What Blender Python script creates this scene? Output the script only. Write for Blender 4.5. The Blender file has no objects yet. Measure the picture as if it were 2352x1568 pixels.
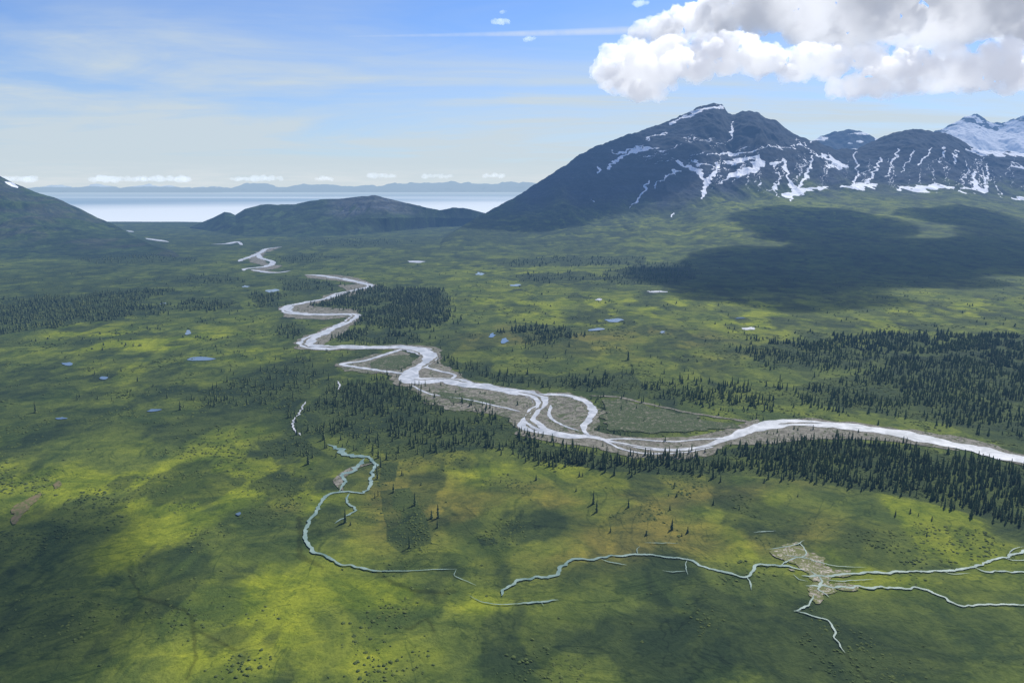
import bpy, bmesh, math, random
import numpy as np
from mathutils import Vector
random.seed(7); RNG=np.random.default_rng(7)
C=bpy.context.scene.collection
F=1698.7; PITCH=math.radians(11.6); CP,SP=math.cos(PITCH),math.sin(PITCH); H=300.0
SUN_EL=math.radians(47); SUN_AZ=math.radians(38)
SD=np.array([math.cos(SUN_EL)*math.sin(SUN_AZ),math.cos(SUN_EL)*math.cos(SUN_AZ),math.sin(SUN_EL)])
def gpt(px,py,z=0.0):
    px=np.asarray(px,float);py=np.asarray(py,float)
    v=-(py-784)/F; dx=(px-1176)/F; dy=CP+SP*v; dz=-SP+CP*v
    t=(z-H)/dz
    return t*dx,t*dy
def dpt(px,py,Y):
    v=-(py-784)/F; dx=(px-1176)/F; dy=CP+SP*v; dz=-SP+CP*v
    t=Y/dy
    return t*dx,Y,H+t*dz
def proj(X,Y,Z):
    d=Y*CP+(H-Z)*SP
    up=Y*SP+(Z-H)*CP
    return 1176+F*X/d, 784-F*up/d
def _h(i,j,s):
    n=(i*374761393+j*668265263+s*1442695041)&0xffffffff
    n=((n^(n>>13))*1274126177)&0xffffffff
    return ((n^(n>>16))&0xffff)/65535.0
def vn(x,y,s=0):
    xi=np.floor(x).astype(np.int64);yi=np.floor(y).astype(np.int64)
    fx=x-xi;fy=y-yi;fx=fx*fx*(3-2*fx);fy=fy*fy*(3-2*fy)
    a=_h(xi,yi,s);b=_h(xi+1,yi,s);c=_h(xi,yi+1,s);d=_h(xi+1,yi+1,s)
    return (a*(1-fx)+b*fx)*(1-fy)+(c*(1-fx)+d*fx)*fy
def fbm(x,y,s=0,o=4):
    r=0;a=.5;t=0
    for k in range(o):
        r=r+a*vn(x*2**k+k*17.3,y*2**k-k*9.1,s+k);t+=a;a*=.5
    return r/t
def ridged(x,y,s=0,o=4):
    r=0;a=.5;t=0
    for k in range(o):
        r=r+a*(1-np.abs(2*vn(x*2**k+k*17.3,y*2**k-k*9.1,s+k)-1));t+=a;a*=.5
    return r/t
def sm(e0,e1,x):
    t=np.clip((x-e0)/(e1-e0),0,1);return t*t*(3-2*t)
def np_mesh(name,V,Fq,smooth=True,col=None,snow=None):
    me=bpy.data.meshes.new(name);n=len(V);m=len(Fq);k=Fq.shape[1]
    me.vertices.add(n);me.vertices.foreach_set('co',V.astype(np.float32).ravel())
    me.loops.add(m*k);me.loops.foreach_set('vertex_index',Fq.astype(np.int32).ravel())
    me.polygons.add(m);me.polygons.foreach_set('loop_start',(np.arange(m)*k).astype(np.int32))
    me.polygons.foreach_set('use_smooth',np.full(m,smooth))
    me.update(calc_edges=True)
    if col is not None:
        a=me.attributes.new('tint','FLOAT_COLOR','POINT')
        a.data.foreach_set('color',np.concatenate([col,np.ones((n,1))],1).astype(np.float32).ravel())
    if snow is not None:
        a=me.attributes.new('snow','FLOAT','POINT');a.data.foreach_set('value',snow.astype(np.float32).ravel())
    return me
def grid_faces(na,nb):
    i=np.arange(na-1)[:,None]*nb+np.arange(nb-1)[None,:]
    i=i.ravel();return np.stack([i,i+nb,i+nb+1,i+1],1)
def put(name,me,mat,parent=None):
    o=bpy.data.objects.new(name,me);C.objects.link(o)
    if mat and me and not me.materials: me.materials.append(mat)
    if parent: o.parent=parent
    return o
def tag(o,label,cat=None,group=None,kind=None):
    o['label']=label
    if cat:o['category']=cat
    if group:o['group']=group
    if kind:o['kind']=kind
    return o
# ---------- materials
HC=(.15,.30,.60);HL=17000.
class NT:
    def __init__(s,name):
        s.m=bpy.data.materials.new(name);s.m.use_nodes=True;s.t=s.m.node_tree;s.t.nodes.clear()
        s.out=s.n('ShaderNodeOutputMaterial')
        s.pos=s.n('ShaderNodeNewGeometry').outputs['Position']
    def n(s,typ,**k):
        x=s.t.nodes.new(typ)
        for a,b in k.items(): setattr(x,a,b)
        return x
    def l(s,a,b): s.t.links.new(a,b)
    def set(s,inp,v):
        if hasattr(v,'is_linked'): s.l(v,inp)
        else: inp.default_value=v
    def math(s,op,a,b=0.5,clamp=False):
        x=s.n('ShaderNodeMath',operation=op,use_clamp=clamp);s.set(x.inputs[0],a);s.set(x.inputs[1],b);return x.outputs[0]
    def noise(s,scale,detail=4,rough=.55,vec=None,dist=0):
        x=s.n('ShaderNodeTexNoise');x.inputs['Scale'].default_value=scale;x.inputs['Detail'].default_value=detail
        x.inputs['Roughness'].default_value=rough;x.inputs['Distortion'].default_value=dist
        s.l(vec or s.pos,x.inputs['Vector']);return x.outputs[0]
    def ramp(s,f,a,b,va=0.,vb=1.):
        x=s.n('ShaderNodeMapRange',clamp=True);s.l(f,x.inputs[0])
        for i,v in zip((1,2,3,4),(a,b,va,vb)): x.inputs[i].default_value=v
        return x.outputs[0]
    def mix(s,f,a,b,mode='MIX'):
        x=s.n('ShaderNodeMix',data_type='RGBA',blend_type=mode)
        s.set(x.inputs[0],f)
        for i,v in ((6,a),(7,b)):
            if hasattr(v,'is_linked'): s.l(v,x.inputs[i])
            else: x.inputs[i].default_value=(*v,1)
        return x.outputs[2]
    def scale(s,vec,sx,sy,sz):
        x=s.n('ShaderNodeVectorMath',operation='MULTIPLY');s.l(vec,x.inputs[0]);x.inputs[1].default_value=(sx,sy,sz);return x.outputs[0]
    def attr(s,name,o='Color'):
        x=s.n('ShaderNodeAttribute',attribute_name=name);return x.outputs[o]
    def bump(s,h,dist,strength=1.):
        x=s.n('ShaderNodeBump');x.inputs['Strength'].default_value=strength;x.inputs['Distance'].default_value=dist
        s.l(h,x.inputs['Height']);return x.outputs[0]
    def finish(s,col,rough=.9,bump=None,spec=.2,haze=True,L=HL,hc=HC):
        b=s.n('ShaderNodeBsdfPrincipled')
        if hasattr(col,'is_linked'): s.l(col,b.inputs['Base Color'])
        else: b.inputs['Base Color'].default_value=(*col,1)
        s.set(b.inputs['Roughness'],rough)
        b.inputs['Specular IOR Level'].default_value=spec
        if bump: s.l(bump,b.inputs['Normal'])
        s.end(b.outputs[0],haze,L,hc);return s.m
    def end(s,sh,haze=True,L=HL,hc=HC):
        if haze:   # haze painted on as glow, growing with distance from a fixed point
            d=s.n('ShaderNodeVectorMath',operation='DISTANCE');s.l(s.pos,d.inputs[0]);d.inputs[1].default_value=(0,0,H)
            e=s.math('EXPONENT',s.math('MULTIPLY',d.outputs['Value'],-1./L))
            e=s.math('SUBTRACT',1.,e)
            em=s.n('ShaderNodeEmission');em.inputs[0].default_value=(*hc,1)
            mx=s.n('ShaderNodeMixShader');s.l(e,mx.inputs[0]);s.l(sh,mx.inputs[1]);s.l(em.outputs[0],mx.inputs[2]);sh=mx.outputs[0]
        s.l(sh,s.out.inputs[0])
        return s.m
def mat_ground(name,mountain=False):
    m=NT(name);base=m.attr('tint')
    n1=m.noise(.014,4,.7,dist=.8);n2=m.noise(.055,4,.75,dist=.8);n3=m.noise(.33,2,.75)
    c=m.mix(m.ramp(n1,.40,.58),m.mix(1.,base,(.60,.70,.78),'MULTIPLY'),m.mix(1.,base,(1.34,1.27,1.0),'MULTIPLY'))
    c=m.mix(m.ramp(n2,.47,.62,0,.55),c,m.mix(1.,c,(.48,.60,.66),'MULTIPLY'))
    c=m.mix(m.ramp(n3,.46,.68,0,.45),c,m.mix(1.,c,(.45,.53,.58),'MULTIPLY'))
    n4=m.noise(.025,4,.75,vec=m.scale(m.pos,.7,1.5,1),dist=1.)
    c=m.mix(m.ramp(n4,.54,.62,0,.5),c,m.mix(1.,c,(1.6,1.45,1.1),'MULTIPLY'))
    if not mountain:
        vn_=m.math('ABSOLUTE',m.math('SUBTRACT',m.noise(.007,4,.65,dist=1.2),.5))
        c=m.mix(m.ramp(vn_,.0,.010,.6,0.),c,m.mix(1.,c,(.3,.42,.5),'MULTIPLY'))
        hgt=m.math('ADD',m.math('MULTIPLY',n3,.9),m.math('MULTIPLY',n2,2.2))
    else:
        sn=m.attr('snow','Fac')
        f=m.ramp(m.math('ADD',sn,m.math('MULTIPLY',m.math('SUBTRACT',n4,.5),1.)),.50,.57)
        c=m.mix(f,c,(.9,.91,.93))
        hgt=m.math('ADD',m.math('MULTIPLY',n2,3.),m.math('MULTIPLY',m.noise(.008,5,.6),16.))
    return m.finish(c,.95,m.bump(hgt,1.,.7),.1)
M={}
M['ground']=mat_ground('tundra_ground');M['mount']=mat_ground('mountain_ground',True)
m=NT('silty_river_water');n=m.noise(.04,5,.7,dist=1.2);w=m.noise(.5,3,.6)
M['river']=m.finish(m.mix(m.ramp(n,.4,.6),(.36,.37,.36),(.60,.60,.58)),.4,m.bump(w,.15,.5),.3)
m=NT('turquoise_creek_water');n=m.noise(.05,4,.6)
M['creek']=m.finish(m.mix(m.ramp(n,.35,.65),(.13,.20,.145),(.29,.37,.29)),.3,m.bump(m.noise(.8,3,.6),.1,.5),.4)
m=NT('pond_water');M['pond']=m.finish((.10,.14,.17),.08,m.bump(m.noise(.5,3,.6),.05,.4),.8)
def gravel(name,a,b,dk,green,gr,gs):
    m=NT(name);n=m.noise(.07,5,.78,dist=2.);n2=m.noise(.5,3,.7)
    c=m.mix(m.ramp(n,.42,.58),a,b);c=m.mix(m.ramp(n2,.45,.65,0,.5),c,dk)
    if green: c=m.mix(m.ramp(m.noise(gs,5,.75,dist=2.5),gr,gr+.05,0,.93),c,green)
    return m.finish(c,.95,m.bump(n2,.5,.8))
M['gravel']=gravel('river_gravel',(.11,.10,.075),(.28,.26,.20),(.08,.075,.05),(.065,.083,.030),.51,.04)
M['bare']=gravel('bare_gravel',(.13,.118,.088),(.27,.25,.195),(.10,.09,.065),(.070,.083,.032),.53,.06)
M['palemud']=gravel('pale_mud',(.22,.19,.14),(.52,.46,.36),(.20,.17,.12),(.125,.140,.034),.44,.11)  # real mud, its tone warmed and brightened for the glare over it
m=NT('island_scrub');n=m.noise(.06,5,.78,dist=2.5);n2=m.noise(.3,3,.75)
c=m.mix(m.ramp(n,.52,.60),(.062,.086,.030),(.20,.18,.125));c=m.mix(m.ramp(n2,.5,.6,0,.7),c,(.038,.055,.021))
M['scrub']=m.finish(c,.95,m.bump(n2,2.,1.))
m=NT('brown_mud');n=m.noise(.12,5,.75,dist=2.)
M['mud']=m.finish(m.mix(m.ramp(n,.46,.54),(.18,.135,.07),(.10,.115,.03)),.95)
m=NT('spruce_needles');n=m.noise(.3,2,.6);n2=m.noise(.012,2,.5)
c=m.mix(m.ramp(n,.3,.7),(.042,.070,.032),(.115,.145,.056));c=m.mix(m.ramp(n2,.4,.65),c,m.mix(1.,c,(1.5,1.35,1.),'MULTIPLY'))
M['needle']=m.finish(c,.8,None,.15)
m=NT('spruce_bark');M['bark']=m.finish(m.mix(m.noise(2.,3,.6),(.05,.04,.03),(.12,.10,.08)),.9)
m=NT('willow_leaves');n=m.noise(.02,3,.6);n2=m.noise(.4,2,.6)
c=m.mix(m.ramp(n,.35,.65),(.056,.084,.026),(.115,.140,.032));c=m.mix(m.ramp(n2,.4,.6,0,.5),c,(.046,.068,.022))
M['shrub']=m.finish(c,.85,None,.1)
m=NT('silty_sea_water')
sx=m.n('ShaderNodeSeparateXYZ');m.l(m.pos,sx.inputs[0])
nn=m.noise(.00012,4,.5,vec=m.scale(m.pos,.35,1.,1))
yy=m.math('ADD',sx.outputs[1],m.math('MULTIPLY',m.math('SUBTRACT',nn,.5),12000.))
yy=m.math('ADD',yy,m.math('MULTIPLY',sx.outputs[0],-.9))
f=m.ramp(yy,17000,26000)
nb2=m.noise(.00006,4,.55,vec=m.scale(m.pos,.2,1.,1))
c=m.mix(f,(.72,.76,.76),(.12,.25,.37));c=m.mix(m.math('MULTIPLY',m.ramp(nb2,.50,.60,0,.9),f),c,(.75,.8,.82))  # silty near water; far blue band paints water darkened under clouds
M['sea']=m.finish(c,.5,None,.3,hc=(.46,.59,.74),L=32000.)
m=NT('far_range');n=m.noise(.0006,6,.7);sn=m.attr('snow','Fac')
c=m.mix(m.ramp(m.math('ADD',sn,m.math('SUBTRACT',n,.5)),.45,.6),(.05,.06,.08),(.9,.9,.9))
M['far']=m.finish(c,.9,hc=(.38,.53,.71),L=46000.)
def mat_cloud(name,dens,amb,g=.5,amb2=None,ns=.0035,cover=(.36,.52)):
    m=NT(name);sc=m.n('ShaderNodeVolumeScatter');sc.inputs['Color'].default_value=(.98,.985,1,1);sc.inputs['Anisotropy'].default_value=g
    em=m.n('ShaderNodeEmission');em.inputs[0].default_value=(*amb,1)  # added glow in place of light scattered repeatedly inside the vapour
    if amb2:
        dn=m.ramp(m.noise(ns*2.2,4,.62),cover[0],cover[1],.05*dens,dens*1.3)
        m.l(dn,sc.inputs['Density']);m.l(dn,em.inputs[1])
        m.l(m.mix(m.ramp(m.noise(ns*.45,2,.6),.40,.60),amb,amb2),em.inputs[0])  # noise mixes dim and bright glow, painting shaded and lit cloud parts
        try: m.m.cycles.volume_step_rate=.35
        except Exception: pass
    else:
        sc.inputs['Density'].default_value=dens;em.inputs[1].default_value=dens
    ad=m.n('ShaderNodeAddShader');m.l(sc.outputs[0],ad.inputs[0]);m.l(em.outputs[0],ad.inputs[1])
    m.l(ad.outputs[0],m.out.inputs['Volume']);return m.m
M['cloud']=mat_cloud('cumulus_vapour',.0085,(.28,.30,.36),.5,(.47,.49,.54),.0035,(.37,.55))
M['dark']=mat_cloud('shaded_cumulus_vapour',.0065,(.20,.22,.27),.45,(.46,.48,.53),.0026,(.36,.56))  # dimmer glow puts the grey shade of the big cloud into its emission
M['shade']=mat_cloud('thick_cloud_vapour',.006,(.33,.36,.42))
M['wisp']=mat_cloud('thin_cloud_vapour',.003,(.5,.56,.64))
M['farcloud']=mat_cloud('far_cloud_vapour',.0005,(.52,.60,.68))
# ---------- land cover map, with some cloud shadow and glare painted in
T={
'beltleft':([(690,945),(760,890),(900,870),(1000,925),(1100,955),(1185,965),(1195,1012),(1180,1035),(1000,1000),(870,1005),(700,985)],1/48.),
'belt':([(1190,1005),(1330,1032),(1450,1050),(1600,1048),(1700,1024),(1900,1012),(2050,1020),(2200,1045),(2352,1075),(2600,1120),(2600,1270),(2352,1205),(2250,1176),(2100,1142),(1900,1110),(1700,1086),(1500,1078),(1300,1068),(1180,1045)],1/25.),
'right':([(1830,885),(2000,850),(2200,790),(2352,765),(2650,740),(2650,1010),(2352,985),(2200,968),(2000,940),(1850,925)],1/42.),
'strip':([(1690,800),(1850,775),(2050,765),(2352,770),(2352,810),(2100,835),(1900,845),(1750,835)],1/70.),
'bank':([(1265,862),(1400,870),(1600,880),(1830,890),(1850,930),(1700,935),(1500,915),(1300,892)],1/55.),
'bankb':([(1060,840),(1200,860),(1290,870),(1290,890),(1150,880),(1060,865)],1/110.),
'leftforest':([(-300,690),(0,688),(150,680),(300,668),(400,663),(300,700),(290,730),(150,750),(0,765),(-300,780)],1/90.),
'tuft':([(408,695),(480,688),(552,692),(550,712),(410,714)],1/90.),
'tuftb':([(300,705),(370,700),(370,720),(305,722)],1/120.),
'tuftc':([(582,680),(640,668),(640,700),(585,705)],1/110.),
'centre':([(722,708),(770,685),(860,658),(1020,668),(1030,752),(900,752),(815,745),(835,718),(760,712)],1/58.),
'centreb':([(750,780),(800,762),(960,765),(985,782),(900,790)],1/65.),
'copse':([(1160,760),(1220,745),(1305,748),(1310,785),(1200,790)],1/75.),
'farstrip':([(1380,625),(1470,608),(1580,600),(1600,640),(1500,655),(1390,650)],1/300.),
'farstripb':([(1150,600),(1300,590),(1480,590),(1480,610),(1160,615)],1/600.),
'farstripc':([(640,590),(720,584),(790,592),(740,602),(660,604)],1/450.),
'farstripd':([(420,636),(500,630),(555,640),(540,650),(425,645)],1/350.),
'farstripe':([(640,640),(700,640),(780,655),(770,668),(650,665)],1/350.),
'farstripf':([(150,585),(330,582),(455,592),(440,604),(220,606)],1/600.),
'farstripg':([(1190,630),(1330,622),(1400,640),(1300,650),(1190,645)],1/500.),
'farstriph':([(700,552),(850,548),(960,556),(850,566),(720,563)],1/1000.),
'creekwest':([(595,1015),(700,1000),(735,1040),(640,1052)],1/90.),
'creekeast':([(862,1068),(905,1062),(900,1110),(862,1118)],1/80.),
'thicket':([(862,1130),(930,1125),(985,1180),(990,1240),(930,1265),(890,1240)],1/110.),
'westscrub':([(460,900),(560,860),(700,820),(740,880),(620,930),(480,940)],1/160.),
'islet':([(630,750),(690,742),(700,775),(640,775)],1/130.),
'marsh':([(1390,1175),(1500,1155),(1510,1195),(1400,1200)],1/260.),
'brownclump':([(1090,1228),(1130,1222),(1135,1240),(1095,1245)],1/120.),
'fanbelt':([(1000,805),(1060,830),(1060,850),(1020,845)],1/110.),
'creekmid':([(850,1010),(1000,985),(1150,1030),(1000,1040),(870,1060)],1/140.),
}
def pip(poly,x,y):
    r=np.zeros(x.shape,bool);n=len(poly)
    for i in range(n):
        x1,y1=poly[i];x2,y2=poly[(i+1)%n]
        if y1==y2: continue
        c=((y1>y)!=(y2>y))&(x<(x2-x1)*(y-y1)/(y2-y1)+x1);r^=c
    return r
def segdist(px,py,pts):
    d=np.full(px.shape,1e9)
    for i in range(len(pts)-1):
        x1,y1,w1=pts[i];x2,y2,w2=pts[i+1]
        L=(x2-x1)**2+(y2-y1)**2+1e-6
        t=np.clip(((px-x1)*(x2-x1)+(py-y1)*(y2-y1))/L,0,1)
        q=np.hypot(px-(x1+t*(x2-x1)),py-(y1+t*(y2-y1)))-(w1+t*(w2-w1))
        d=np.minimum(d,q)
    return d
BR=[(450,1250,300,200,.8),(560,1080,160,60,.5),(620,920,90,30,.8),(470,810,250,60,.55),(990,1342,120,18,1.4),(845,1345,70,20,1.3),(230,1100,150,50,.7),(1150,690,200,40,.35),(1500,705,250,40,.6),(1750,740,350,40,.6),(1150,620,200,30,.35),(2050,1200,280,60,1.),(1880,1170,150,30,.5),(250,780,200,40,.45),(560,860,70,12,.8),(2250,700,200,50,.5),(1180,1080,300,25,.4),(430,1400,250,90,.8),(900,1490,300,50,.35),(2020,1275,260,50,1.2),(700,1230,25,70,.9),(-100,1100,200,100,.4),(1800,500,400,60,.4),(1400,540,300,40,.2)]  # bright grass; ellipses round the lower-right flat brightened for the glare
BW=[(1300,1130,420,60,.8),(1000,1100,150,50,.6),(1400,790,350,30,.6),(1650,1230,300,40,.5),(600,1130,50,50,.8),(1350,1220,300,60,.5),(880,1180,100,60,.5),(1900,1120,200,20,.6)]
DK=[(60,1400,200,130,.5),(1700,1480,400,80,.4),(1300,1440,250,60,.4),(700,1080,60,80,.5),(250,660,400,35,.6),(1000,590,300,12,.6),(1350,860,200,20,.5),(1450,960,120,30,.7),(400,960,300,30,.45),(1200,1290,400,30,.4),(2200,1500,250,60,.4),(900,960,200,50,.6),(640,880,120,40,.6),(600,560,500,14,.6),(1200,535,200,30,.8),(1350,440,250,90,.9),(200,570,300,50,.5),(750,500,400,40,.8),(1150,1180,300,40,.35),(100,900,300,40,.3)]  # dark cover; the lower-left ellipse is cloud shadow painted into the ground
VEINS=[[(860,1308,1),(900,1335,2),(945,1352,2),(1010,1362,2),(1045,1357,1)],[(300,1310,0),(318,1368,2),(380,1385,2),(430,1402,2),(445,1440,3),(450,1500,2),(430,1560,1)],[(445,1440,1),(500,1470,2),(545,1492,0)],[(690,1190,3),(688,1275,5),(740,1300,1)],[(930,1440,1),(985,1420,1),(1000,1452,0)],[(1940,1498,1),(1990,1560,0)]]
def cover(px,py,X,Y):
    wx=(fbm(X/160.,Y/160.,11,4)-.5);wy=(fbm(X/160.,Y/160.,31,4)-.5)
    sc=np.clip((py-430)/500.,.15,1.3)
    qx=px+150*wx*sc;qy=py+110*wy*sc
    def S(L):
        r=np.zeros(px.shape)
        for cx,cy,rx,ry,a in L: r=r+a*np.exp(-((qx-cx)/rx)**2-((qy-cy)/ry)**2)
        return r
    patch=fbm(X/80.,Y/120.,51,6);patch2=fbm(X/300.,Y/420.,71,5)
    b=np.clip(S(BR)*(.15+1.6*sm(.42,.60,patch))+.25*sm(.5,.7,patch2),0,1)
    w=np.clip(S(BW)*(.2+1.5*sm(.38,.62,fbm(X/100.,Y/100.,91,5))),0,1)
    d=S(DK)*(.3+1.3*sm(.38,.62,fbm(X/80.,Y/90.,111,5)))+.65*sm(.52,.62,fbm(X/45.,Y/90.,131,6))+.3*sm(.5,.62,fbm(X/220.,Y/150.,161,5))
    for k,(poly,_) in T.items():
        a=.4 if k in('westscrub','strip','bank','marsh','bankb') else .75
        d=d+a*pip(poly,px+wx*60*sc,py+wy*34*sc)
    d=np.clip(d,0,1)
    base=np.array([.080,.108,.030]);cb=np.array([.178,.208,.024]);cw=np.array([.142,.120,.038]);cd=np.array([.040,.060,.024])
    c=base+0*px[...,None]
    c=c+(cw-c)*w[...,None];c=c+(cb-c)*b[...,None];c=c+(cd-c)*d[...,None]
    if py.max()>1000:
        v=np.full(px.shape,1e9);wob=24*(fbm(X/12.,Y/12.,901,4)-.5)
        for pl in VEINS: v=np.minimum(v,segdist(px+wob,py+wob*.7,pl))
        c=c*(1-.38*(1-sm(-1,6,v)))[...,None]
    return c
# ---------- valley floor
py=np.concatenate([np.linspace(1640,520,860),np.linspace(518,476,60)])
ss=np.linspace(-1.0,1.0,1150)
_,Yr=gpt(1176+0*py,py)
Xg=ss[:,None]*Yr[None,:];Yg=np.broadcast_to(Yr[None,:],Xg.shape)
coast=7000+500*(fbm(Xg/900.,Yg/3000.,5)-.5)
Zg=-.9*fbm(Xg/40.,Yg/40.,3,3)-14*sm(0,500,Yg-coast)
PX,PY=proj(Xg,Yg,0*Xg)
col=cover(PX,PY,Xg,Yg)
V=np.stack([Xg,Yg,Zg],-1).reshape(-1,3)
o=put('valley_floor',np_mesh('valley_floor',V,grid_faces(*Xg.shape),True,col.reshape(-1,3)),M['ground'])
tag(o,'broad green and yellow marshy valley floor','ground',kind='structure')
me=np_mesh('sea',np.array([[-90000,5200,-5],[90000,5200,-5],[160000,170000,-5],[-160000,170000,-5]],float),np.array([[0,1,2,3]]),False)
tag(put('sea',me,M['sea']),'pale silty sea inlet reaching the horizon','sea',kind='structure')
# ---------- mountains
def mountain(name,sky,base,apron,ncol,rows,amp,ridge_rough,label,snow=None,rockfn=None,seed=1,back=2500,gscale=260.,mat='mount',spurs=(),darken=1.,rockcol=(.024,.032,.052)):
    P=[dpt(a,b,c) for a,b,c in sky];s_r=np.array([p[0]/p[1] for p in P]);Yk=np.array([p[1] for p in P]);zk=np.array([p[2] for p in P])
    s=np.linspace(s_r[0],s_r[-1],ncol)
    R=np.interp(s,s_r,Yk);ZR=np.interp(s,s_r,zk)
    bx,by=gpt([b[0] for b in base],[b[1] for b in base]);B=np.interp(s,bx/by,by)
    A=[dpt(a,b,c) for a,b,c in apron];sa=np.array([p[0]/p[1] for p in A])
    YA=np.interp(s,sa,[p[1] for p in A]);ZA=np.interp(s,sa,[p[2] for p in A])
    R=np.maximum(R,B+60);ZR=np.maximum(ZR,-2)
    YA=np.clip(YA,B+20,R-20);ZA=np.clip(ZA,0,np.maximum(ZR,0)*.92+.01)
    n1,n2,n3=rows
    u1=np.linspace(0,1,n1,endpoint=False);u2=np.linspace(0,1,n2,endpoint=False);u3=np.linspace(0,1,n3)
    Y=np.concatenate([B[:,None]+(YA-B)[:,None]*u1,YA[:,None]+(R-YA)[:,None]*u2,R[:,None]+back*u3],1)
    Z=np.concatenate([-4+(ZA+4)[:,None]*u1**1.35,ZA[:,None]+(ZR-ZA)[:,None]*(.75*u2+.25*u2**2),ZR[:,None]-(ZR+60)[:,None]*u3],1)
    X=s[:,None]*Y
    e1=np.concatenate([.35*u1**1.3,.35+.65*np.sin(np.pi*u2),.5*u3],0)[None,:]
    hs=np.clip(ZR/400.,.05,1.5)[:,None]
    warp=fbm(X/700.,Y/700.,seed+9,3)*500
    g=ridged((X+warp)/gscale/1.6,Y/gscale/6.+Z/900,seed,5)-.62
    g2=ridged((X+warp*.6)/gscale*1.4,Y/gscale/4.,seed+5,4)-.6
    Z=Z+amp*e1*hs*(g*2.2+g2*.8)
    Z=Z+ridge_rough*hs*(fbm(X/60.,Y/60.,seed+2,4)-.5)*np.concatenate([.2*u1,.3+.7*u2,1-u3])[None,:]
    for (spx,spy,sY,rx,ry,hh) in spurs:
        cx,cy,_=dpt(spx,spy,sY)
        Z=Z+hh*np.exp(-np.abs((X-cx)/rx)**1.3-np.abs((Y-cy)/ry)**1.6)
    PX,PY=proj(X,Y,Z)
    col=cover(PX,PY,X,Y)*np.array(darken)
    ut=np.concatenate([u1*0+(u1-1),u2,1+u3])[None,:]+0*X
    if callable(rockfn):
        rk=rockfn(PX,PY,X,Y,Z,ut)
        strat=fbm(X/500.,(Z+60*fbm(X/300.,Y/300.,seed+44,3))/22.,seed+40,4)
        rc=np.array(rockcol)*(.75+.5*sm(.35,.65,strat))[...,None]
        rc=rc*(.6+.8*fbm(X/40.,Y/60.+Z/25.,seed+41,3))[...,None]
        col=col*(1-rk[...,None])+rc*rk[...,None]
    sn=np.zeros(X.shape)
    if snow is not None: sn=snow(PX,PY,X,Y,Z,ut,g)
    V=np.stack([X,Y,Z],-1).reshape(-1,3)
    o=put(name,np_mesh(name,V,grid_faces(*X.shape),True,col.reshape(-1,3),sn),M[mat])
    tag(o,label,'mountain',kind='structure');return o
SK=[(985,572,3900),(1010,560,4200),(1080,508,5000),(1120,487,5400),(1180,455,5900),(1215,432,6100),(1260,405,6300),(1300,380,6500),(1350,346,6700),(1400,325,6800),(1450,310,6900),(1490,297,6950),(1530,285,7000),(1560,270,7000),(1585,260,7000),(1610,247,7000),(1640,240,7000),(1658,246,7000),(1672,266,7000),(1688,270,7000),(1702,261,7000),(1722,257,7000),(1740,260,7000),(1762,272,7000),(1785,279,7000),(1803,295,7000),(1830,312,6900),(1870,325,6900),(1920,342,6900),(1960,347,7000),(1990,334,7100),(2040,315,7100),(2080,300,7100),(2110,298,7100),(2140,301,7100),(2180,308,7100),(2210,325,7100),(2250,345,7100),(2300,352,7100),(2400,358,7100),(2650,350,7100)]
BS=[(985,574),(1050,580),(1150,580),(1300,590),(1500,605),(1700,625),(2000,640),(2352,645),(2650,645)]
AP=[(985,573,3850),(1050,555,4100),(1200,540,4500),(1400,508,5000),(1550,487,5200),(1700,458,5300),(1850,448,5400),(2000,443,5400),(2200,440,5400),(2352,462,5300),(2650,460,5300)]
random.seed(3)
SN=[[(1535,286,1),(1575,268,3),(1610,253,5),(1650,244,3),(1662,252,1)],[(1682,278,1),(1680,300,3),(1676,325,1)],[(1372,398,2),(1378,383,3)],[(1395,388,2),(1430,360,4),(1470,343,4),(1510,338,1)],[(1410,352,2),(1450,342,3),(1478,336,1)],[(1485,320,1),(1530,305,2)],[(1620,358,1),(1690,352,3),(1758,338,1)],[(1450,482,1),(1475,445,3),(1488,420,2)],[(1500,432,1),(1530,405,2),(1560,388,2)],[(1560,372,2),(1600,393,5),(1625,425,6),(1607,457,2)],[(1650,380,4),(1622,430,3)],[(1745,352,2),(1745,375,11),(1725,392,10),(1680,400,4),(1655,425,1)],[(1770,378,4),(1795,372,2)],[(1660,375,3),(1700,370,5),(1740,360,3)],[(1800,368,3),(1808,405,3),(1825,440,5)],[(1862,362,3),(1855,400,3),(1828,440,4),(1812,458,2)],[(1885,355,2),(1915,372,6),(1945,384,3)],[(1900,382,3),(1940,386,2)],[(1830,320,1),(1860,345,1),(1885,360,2)],[(1962,350,2),(1972,395,2),(1958,432,4)],[(2025,368,2),(1990,420,3)],[(2065,345,2),(2035,405,2)],[(2098,348,2),(2072,398,1)],[(2140,340,2),(2112,378,2)],[(1780,425,2),(1785,455,1)],[(1800,450,4),(1850,437,7),(1900,432,2)],[(1930,430,2),(1970,428,6),(2010,426,3)],[(2060,432,2),(2110,436,7),(2150,429,6),(2190,430,3)],[(2205,434,3),(2260,440,4)],[(2170,345,3),(2165,360,2)],[(2200,345,2),(2190,372,2)],[(2235,392,3),(2242,436,6)],[(2268,382,2),(2262,440,4)],[(2290,430,1),(2300,452,1)],[(2225,345,5),(2280,352,6),(2420,356,8)],[(2325,375,2),(2400,410,2)],[(1640,385,1),(1590,372,2)],[(1355,455,1),(1360,465,1)],[(1540,495,2),(1545,488,1)],[(2330,455,3),(2420,470,4)],[(1860,330,1),(1800,340,1),(1745,335,1)]]
for k in range(70):
    x=random.uniform(1640,2500);y=random.uniform(345,400) ;h=random.uniform(30,75);w=random.uniform(.3,1.2)
    SN.append([(x,y,w*.4),(x+random.uniform(-18,8),y+h*.5,w*1.2),(x+random.uniform(-36,10),min(y+h,440),w*.3)])
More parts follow.
